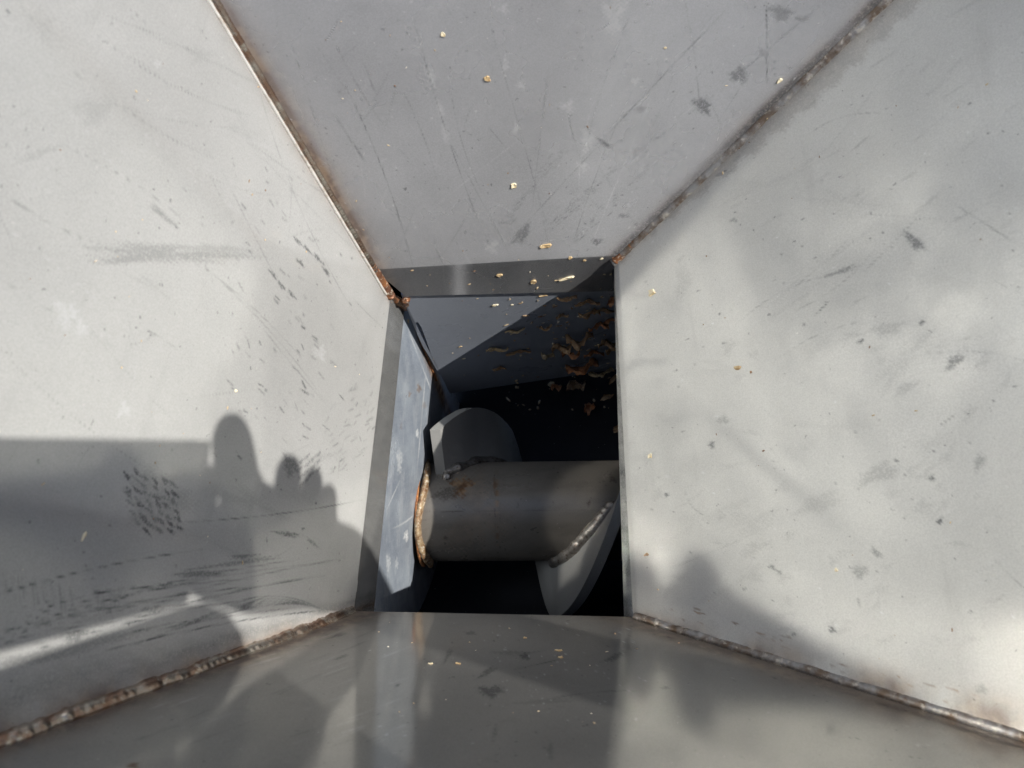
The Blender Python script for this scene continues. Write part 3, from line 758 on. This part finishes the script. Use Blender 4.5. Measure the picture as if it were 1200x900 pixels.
skin('sleeve', [tuple(np.array(wr) + [.06, -.03, .018]), fa, fb], [(0, 1), (1, 2)], [.040, .043, .052], M_CLOTH, person)

pA, pB = shade(0, 792, .565), shade(256, 702, .565)  # added second arm, out of view, shaped to shade the lower left wall
dd_ = (pB - pA) / np.linalg.norm(pB - pA); pr_ = np.array([dd_[1], -dd_[0], 0]) * .045
skin('sleeve', [tuple(pA + pr_ - dd_ * k_) for k_ in (.42, .30, .2, .1, .0, -.06, -.10)] + [tuple(pB + pr_ + dd_ * k_) for k_ in (-.015, .004)], [(i_, i_ + 1) for i_ in range(8)], [.050] * 9, M_CLOTH, person)
skin('hand', [tuple(pB + pr_ - dd_ * .03), tuple(pB + pr_ * 1.05 + dd_ * .0), tuple(pB + pr_ * .8 + dd_ * .02), tuple(pB + pr_ * 1.3 + dd_ * .028), tuple(pB + pr_ * 1.7 + dd_ * .02)], [(0, 1), (1, 2), (1, 3), (1, 4)], [.036, .034, .016, .016, .015], M_SKIN, person)

# ------------------------------------------------------------------ debris
DG = bpy.context.evaluated_depsgraph_get()
DG.update()
def drop(px, py):
    d = Vector(ray(px, py)).normalized()
    ok, p, n, i, o, mx = SC.ray_cast(DG, Vector(H), d)
    if not ok: return None
    if n.dot(d) > 0: n = -n
    return p, n, (p - Vector(H)).length * 1.0 / F
def frame(p, n, a):
    z = n.normalized(); t = Vector((1, 0, 0)); xa = (t - z * t.dot(z)).normalized(); ya = z.cross(xa)
    M = Matrix((xa, ya, z)).transposed().to_4x4()
    return Matrix.Translation(p) @ M @ Matrix.Rotation(a, 4, 'Z')
def chip_mesh(name, seed, w_, h_, th_=.13, n=9):
    r = random.Random(seed); bm = bmesh.new()
    ring = []
    for i in range(n):
        a = 2 * math.pi * i / n; k = r.uniform(.6, 1.15)
        ring.append((math.cos(a) * k * w_ / 2, math.sin(a) * k * h_ / 2))
    mn = min(w_, h_)
    b_ = [bm.verts.new((x, y, r.uniform(0, .04) * mn)) for x, y in ring]
    t_ = [bm.verts.new((x * .86 + r.uniform(-.04, .04) * w_, y * .86, th_ * mn * r.uniform(.5, 1.3) + abs(x) * .15)) for x, y in ring]
    c = bm.verts.new((r.uniform(-.1, .1) * w_, 0, th_ * mn * r.uniform(.5, 1.6)))
    for i in range(n):
        j = (i + 1) % n
        bm.faces.new((b_[i], b_[j], t_[j], t_[i])); bm.faces.new((t_[i], t_[j], c))
    bm.faces.new(b_[::-1])
    me = bpy.data.meshes.new(name); bm.to_mesh(me); bm.free(); return me
def leaf_mesh(name, seed, L, W, curl=.5):
    r = random.Random(seed); n, k = 13, 6
    P = np.zeros((n, k, 3)); ph = r.uniform(0, 9)
    for i in range(n):
        u = i / (n - 1); wd = W * .5 * (math.sin(math.pi * min(1, u * 1.03 + .03)) ** .7) * (.75 + .45 * r.random())
        for j in range(k):
            v = j / (k - 1) * 2 - 1
            P[i, j] = ((u - .5) * L, v * wd + math.sin(u * 4 + ph) * W * .16,
                       curl * W * (.6 * v * v + .45 * math.sin(u * 7 + ph) + .35 * noise.noise((u * 6, v * 3, seed * 1.7)) * 2) + .1 * W)
    P[..., 2] -= P[..., 2].min()
    return P
def add_chip(px, py, w_, h_, label, mat=None, ang=0., group=None, name='wood_chip', cat='wood chip', lift=0.):
    q = drop(px, py)
    if not q: return
    p, n, s_ = q
    me = chip_mesh(name, int(px * 7 + py), w_ * s_ * .75, h_ * s_ * .75)
    o = link(name, me, mat or M_CHIP, None, False)
    o.matrix_world = frame(p + n * .0001, n, ang)
    return tag(o, label, cat, group)
LEAVES = []
def add_leaf(px, py, L, W, ang, label, mat=None, curl=.5, group=None):
    q = drop(px, py)
    if not q: return
    r_ = random.Random(int(px * py)); LEAVES.append((px, py, L, W * 1.1, ang + r_.uniform(-28, 28), label, mat or M_LEAF, curl, group, q))
def flush_leaves():
    for px, py, L, W, ang, label, mat, curl, group, (p, n, s_) in LEAVES:
        P = leaf_mesh('dead_leaf', int(px * 3 + py), L * s_, W * s_, curl)
        o = gridmesh('dead_leaf', P, mat)
        # orient: ang is the on-picture direction (degrees, anticlockwise) of the long axis
        a = math.radians(ang); d3 = Vector(R @ np.array([math.cos(a), math.sin(a), 0.])); d3 = (d3 - n * d3.dot(n)).normalized()
        ya = n.cross(d3)
        o.matrix_world = Matrix.Translation(p + n * .0003) @ Matrix((d3, ya, n)).transposed().to_4x4()
        tag(o, label, 'leaf', group)
    LEAVES.clear()

LG = 'dead leaves stuck in the right of the chute'
for a in (
    (582, 406, 27, 10, -22, 'yellowish curled leaf alone at the left of the leaf litter on the dark back plate', M_LEAFT, .3),
    (603, 385, 24, 7, 15, 'thin pale leaf strip lying where the sunlight on the back plate ends', M_LEAFT, .4),
    (607, 410, 30, 8, 0, 'flat brown leaf just right of the yellowish curled leaf', M_LEAF, .3),
    (642, 411, 20, 9, -50, 'tan twisted leaf scrap left of the big russet leaf', M_LEAFT, .6),
    (678, 388, 32, 14, 30, 'large brown arched leaf above the big russet leaf', M_LEAF, .7),
    (658, 400, 26, 12, 35, 'dark folded leaf touching the left tip of the large arched leaf', M_LEAF, .6),
    (681, 421, 38, 15, -6, 'big russet leaf, the reddest in the chute', M_LEAFR, .6),
    (704, 432, 30, 9, -6, 'long tan leaf below the big russet leaf near the right edge', M_LEAFT, .5),
    (675, 444, 22, 12, 20, 'crumpled brown leaf below the big russet leaf', M_LEAF, .8),
    (652, 449, 13, 8, 0, 'small brown leaf scrap left of the crumpled brown leaf', M_LEAFR, .7),
    (691, 472, 13, 11, 50, 'lowest brown leaf of the litter, small and upright', M_LEAFR, .8),
    (711, 463, 17, 6, 20, 'narrow grey brown leaf at the right edge above the shaft', M_LEAF, .5),
    (687, 350, 30, 9, 5, 'dark leaf lying highest under the back wall edge', M_LEAF, .5),
    (664, 346, 24, 8, -12, 'dark leaf left of the highest one under the back wall edge', M_LEAF, .5),
    (707, 360, 26, 7, -50, 'stalk like curved leaf in the upper right corner of the chute', M_LEAF, .5),
    (700, 376, 24, 9, 20, 'brown leaf below the stalk like curved leaf', M_LEAFR, .6),
    (710, 396, 22, 10, 20, 'brown leaf reaching the right side skirt beside the arched leaf', M_LEAF, .6),
    (639, 380, 15, 7, 0, 'small dark leaf scrap above and left of the arched leaf', M_LEAF, .5),
    (658, 366, 15, 7, 25, 'small dark leaf scrap below the back wall edge', M_LEAF, .5),
    (585, 429, 17, 7, 5, 'dull leaf scrap under the yellowish curled leaf', M_LEAF, .4),
    (668, 408, 22, 9, -30, 'brown leaf wedged between the arched leaf and the big russet leaf', M_LEAFR, .7),
    (695, 410, 24, 8, 8, 'flat brown leaf right of the wedged leaf', M_LEAFR, .5),
    (717, 348, 16, 9, 80, 'russet leaf on edge at the foot of the right rear weld', M_LEAFR, .6),
    (715, 372, 24, 7, 95, 'upright narrow leaf stuck high on the right side skirt', M_LEAFR, .5),
    (719, 404, 20, 10, 85, 'upright leaf stuck midway on the right side skirt', M_LEAF, .5),
    (723, 500, 14, 7, 80, 'small leaf stuck low on the right side skirt above the shaft', M_LEAF, .5),
    (721, 440, 26, 5, 88, 'thin dark leaf sliver stuck along the right side skirt', M_LEAF, .4),
    (690, 362, 26, 10, -20, 'dark brown leaf between the highest leaf and the curved stalk', M_LEAF, .6)):
    add_leaf(*a, group=LG)
add_chip(602, 217, 13, 12, 'largest pale chip alone in the middle of the back wall', M_CHIPP, .4)
add_chip(639, 288, 18, 11, 'ragged tan chip on the back wall just above the opening', M_CHIP, .1)
add_chip(519, 40, 7, 9, 'small pale chip high on the left half of the back wall', M_CHIPP, .3)
add_chip(571, 92, 9, 12, 'flat brownish chip on the back wall beside the pale water spots', M_CHIP, .7)
add_chip(668, 302, 7, 8, 'first small chip from the left in the row above the right end of the rim', M_CHIP)
add_chip(685, 305, 6, 7, 'middle small chip in the row above the right end of the rim', M_CHIP)
add_chip(705, 303, 7, 6, 'last small chip beside the foot of the right rear weld', M_CHIPP)
add_chip(586, 322, 13, 9, 'orange chip on the dark fold of the back wall, left one of two', M_CHIP, .2)
add_chip(625, 330, 14, 10, 'star shaped brown chip on the dark fold of the back wall, right one of two', M_CHIP, .9)
add_chip(664, 326, 26, 8, 'heap of tan fibres on the right end of the dark fold', M_CHIPP, .25)
add_chip(637, 346, 15, 5, 'bright orange chip sitting on the lower edge of the fold', M_CHIP, 0.)
add_chip(764, 343, 17, 13, 'square pale chip on the right wall beside the top of the opening', M_CHIPP, .3)
add_chip(865, 431, 15, 8, 'tan forked chip alone on the upper middle of the right wall', M_CHIP, -.2)
add_chip(880, 436, 5, 4, 'tiny brown crumb just right of the tan forked chip', M_LEAF)
add_chip(762, 534, 10, 9, 'dull yellowish chip on the right wall level with the shaft', M_CHIPP, .6)
add_chip(758, 650, 11, 6, 'dark forked chip low on the right wall near the opening', M_LEAF, .3)
add_chip(980, 668, 6, 6, 'bright cream crumb on the lower middle of the right wall', M_CHIPP)
add_chip(98, 628, 16, 5, 'long blond splinter on the shaded left wall', M_CHIPP, .7)
add_chip(276, 458, 7, 6, 'cream crumb on the left wall above the finger shadow', M_CHIPP)
add_chip(505, 778, 9, 5, 'pinkish flake on the front wall, leftmost of the pair', M_CHIPP, .4)
add_chip(537, 778, 12, 6, 'yellow flake on the front wall, rightmost of the pair', M_CHIP, -.2)
add_chip(615, 748, 7, 9, 'bright yellow crumb on the front wall close to the opening', M_CHIP)
add_chip(655, 763, 13, 7, 'flat yellow chip at the top of the cluster on the front wall', M_CHIP, .1)
add_chip(657, 771, 8, 8, 'glossy amber crumb at the bottom of the cluster on the front wall', M_CHIP, 1.)
add_chip(914, 94, 11, 8, 'pale chip caught on the right rear weld', M_CHIPP, .5)
add_chip(597, 391, 7, 6, 'tiny tan chip on the sunlit upper strip of the back plate', M_CHIPP) if False else None
add_chip(539, 406, 7, 5, 'tan chip on the sunlit triangle of the back plate near its lower corner', M_CHIP)
add_chip(544, 420, 6, 4, 'pale chip just above the shadow border on the back plate', M_CHIPP)
add_chip(600, 357, 6, 4, 'white chip right of the oval flake under the fold', M_CHIPP)
add_chip(581, 357, 13, 7, 'oval translucent flake on the back plate under the fold', M_CHIPP, .2)
add_chip(478, 376, 6, 13, 'pale crumb caught in the corner where end plate and back plate meet', M_CHIP)
flush_leaves()
# crumbs nobody could count
bm = bmesh.new()
zones = [((300, 980), (0, 310), 26), ((745, 1190), (40, 820), 26), ((440, 760), (728, 860), 20), ((590, 720), (345, 480), 100), ((480, 640), (350, 440), 16), ((20, 440), (20, 700), 40), ((480, 720), (316, 340), 16)]
for (xa, xb), (ya, yb_), cnt in zones:
    for i in range(cnt):
        q = drop(rng.uniform(xa, xb), rng.uniform(ya, yb_))
        if not q: continue
        p, n, s_ = q; r_ = s_ * rng.uniform(.5, 1.5) * (1.7 if cnt == 100 else 1)
        M = frame(p + n * r_ * .2, n, rng.uniform(0, 6)) @ Matrix.Diagonal((r_ * rng.uniform(.7, 2.2), r_ * rng.uniform(.5, 1), r_ * .45, 1))
        bmesh.ops.create_icosphere(bm, subdivisions=1, radius=1, matrix=M)
me = bpy.data.meshes.new('crumbs'); bm.to_mesh(me); bm.free()
M_CRUMB = princ('crumbs', [(.5, .4, .25), (.16, .09, .05), (.65, .6, .5)], 60, .8, 0, .3, lo=.4, hi=.6)
tag(link('crumbs', me, M_CRUMB, None, False), 'tiny wood and leaf crumbs scattered over the steel walls', kind='stuff')
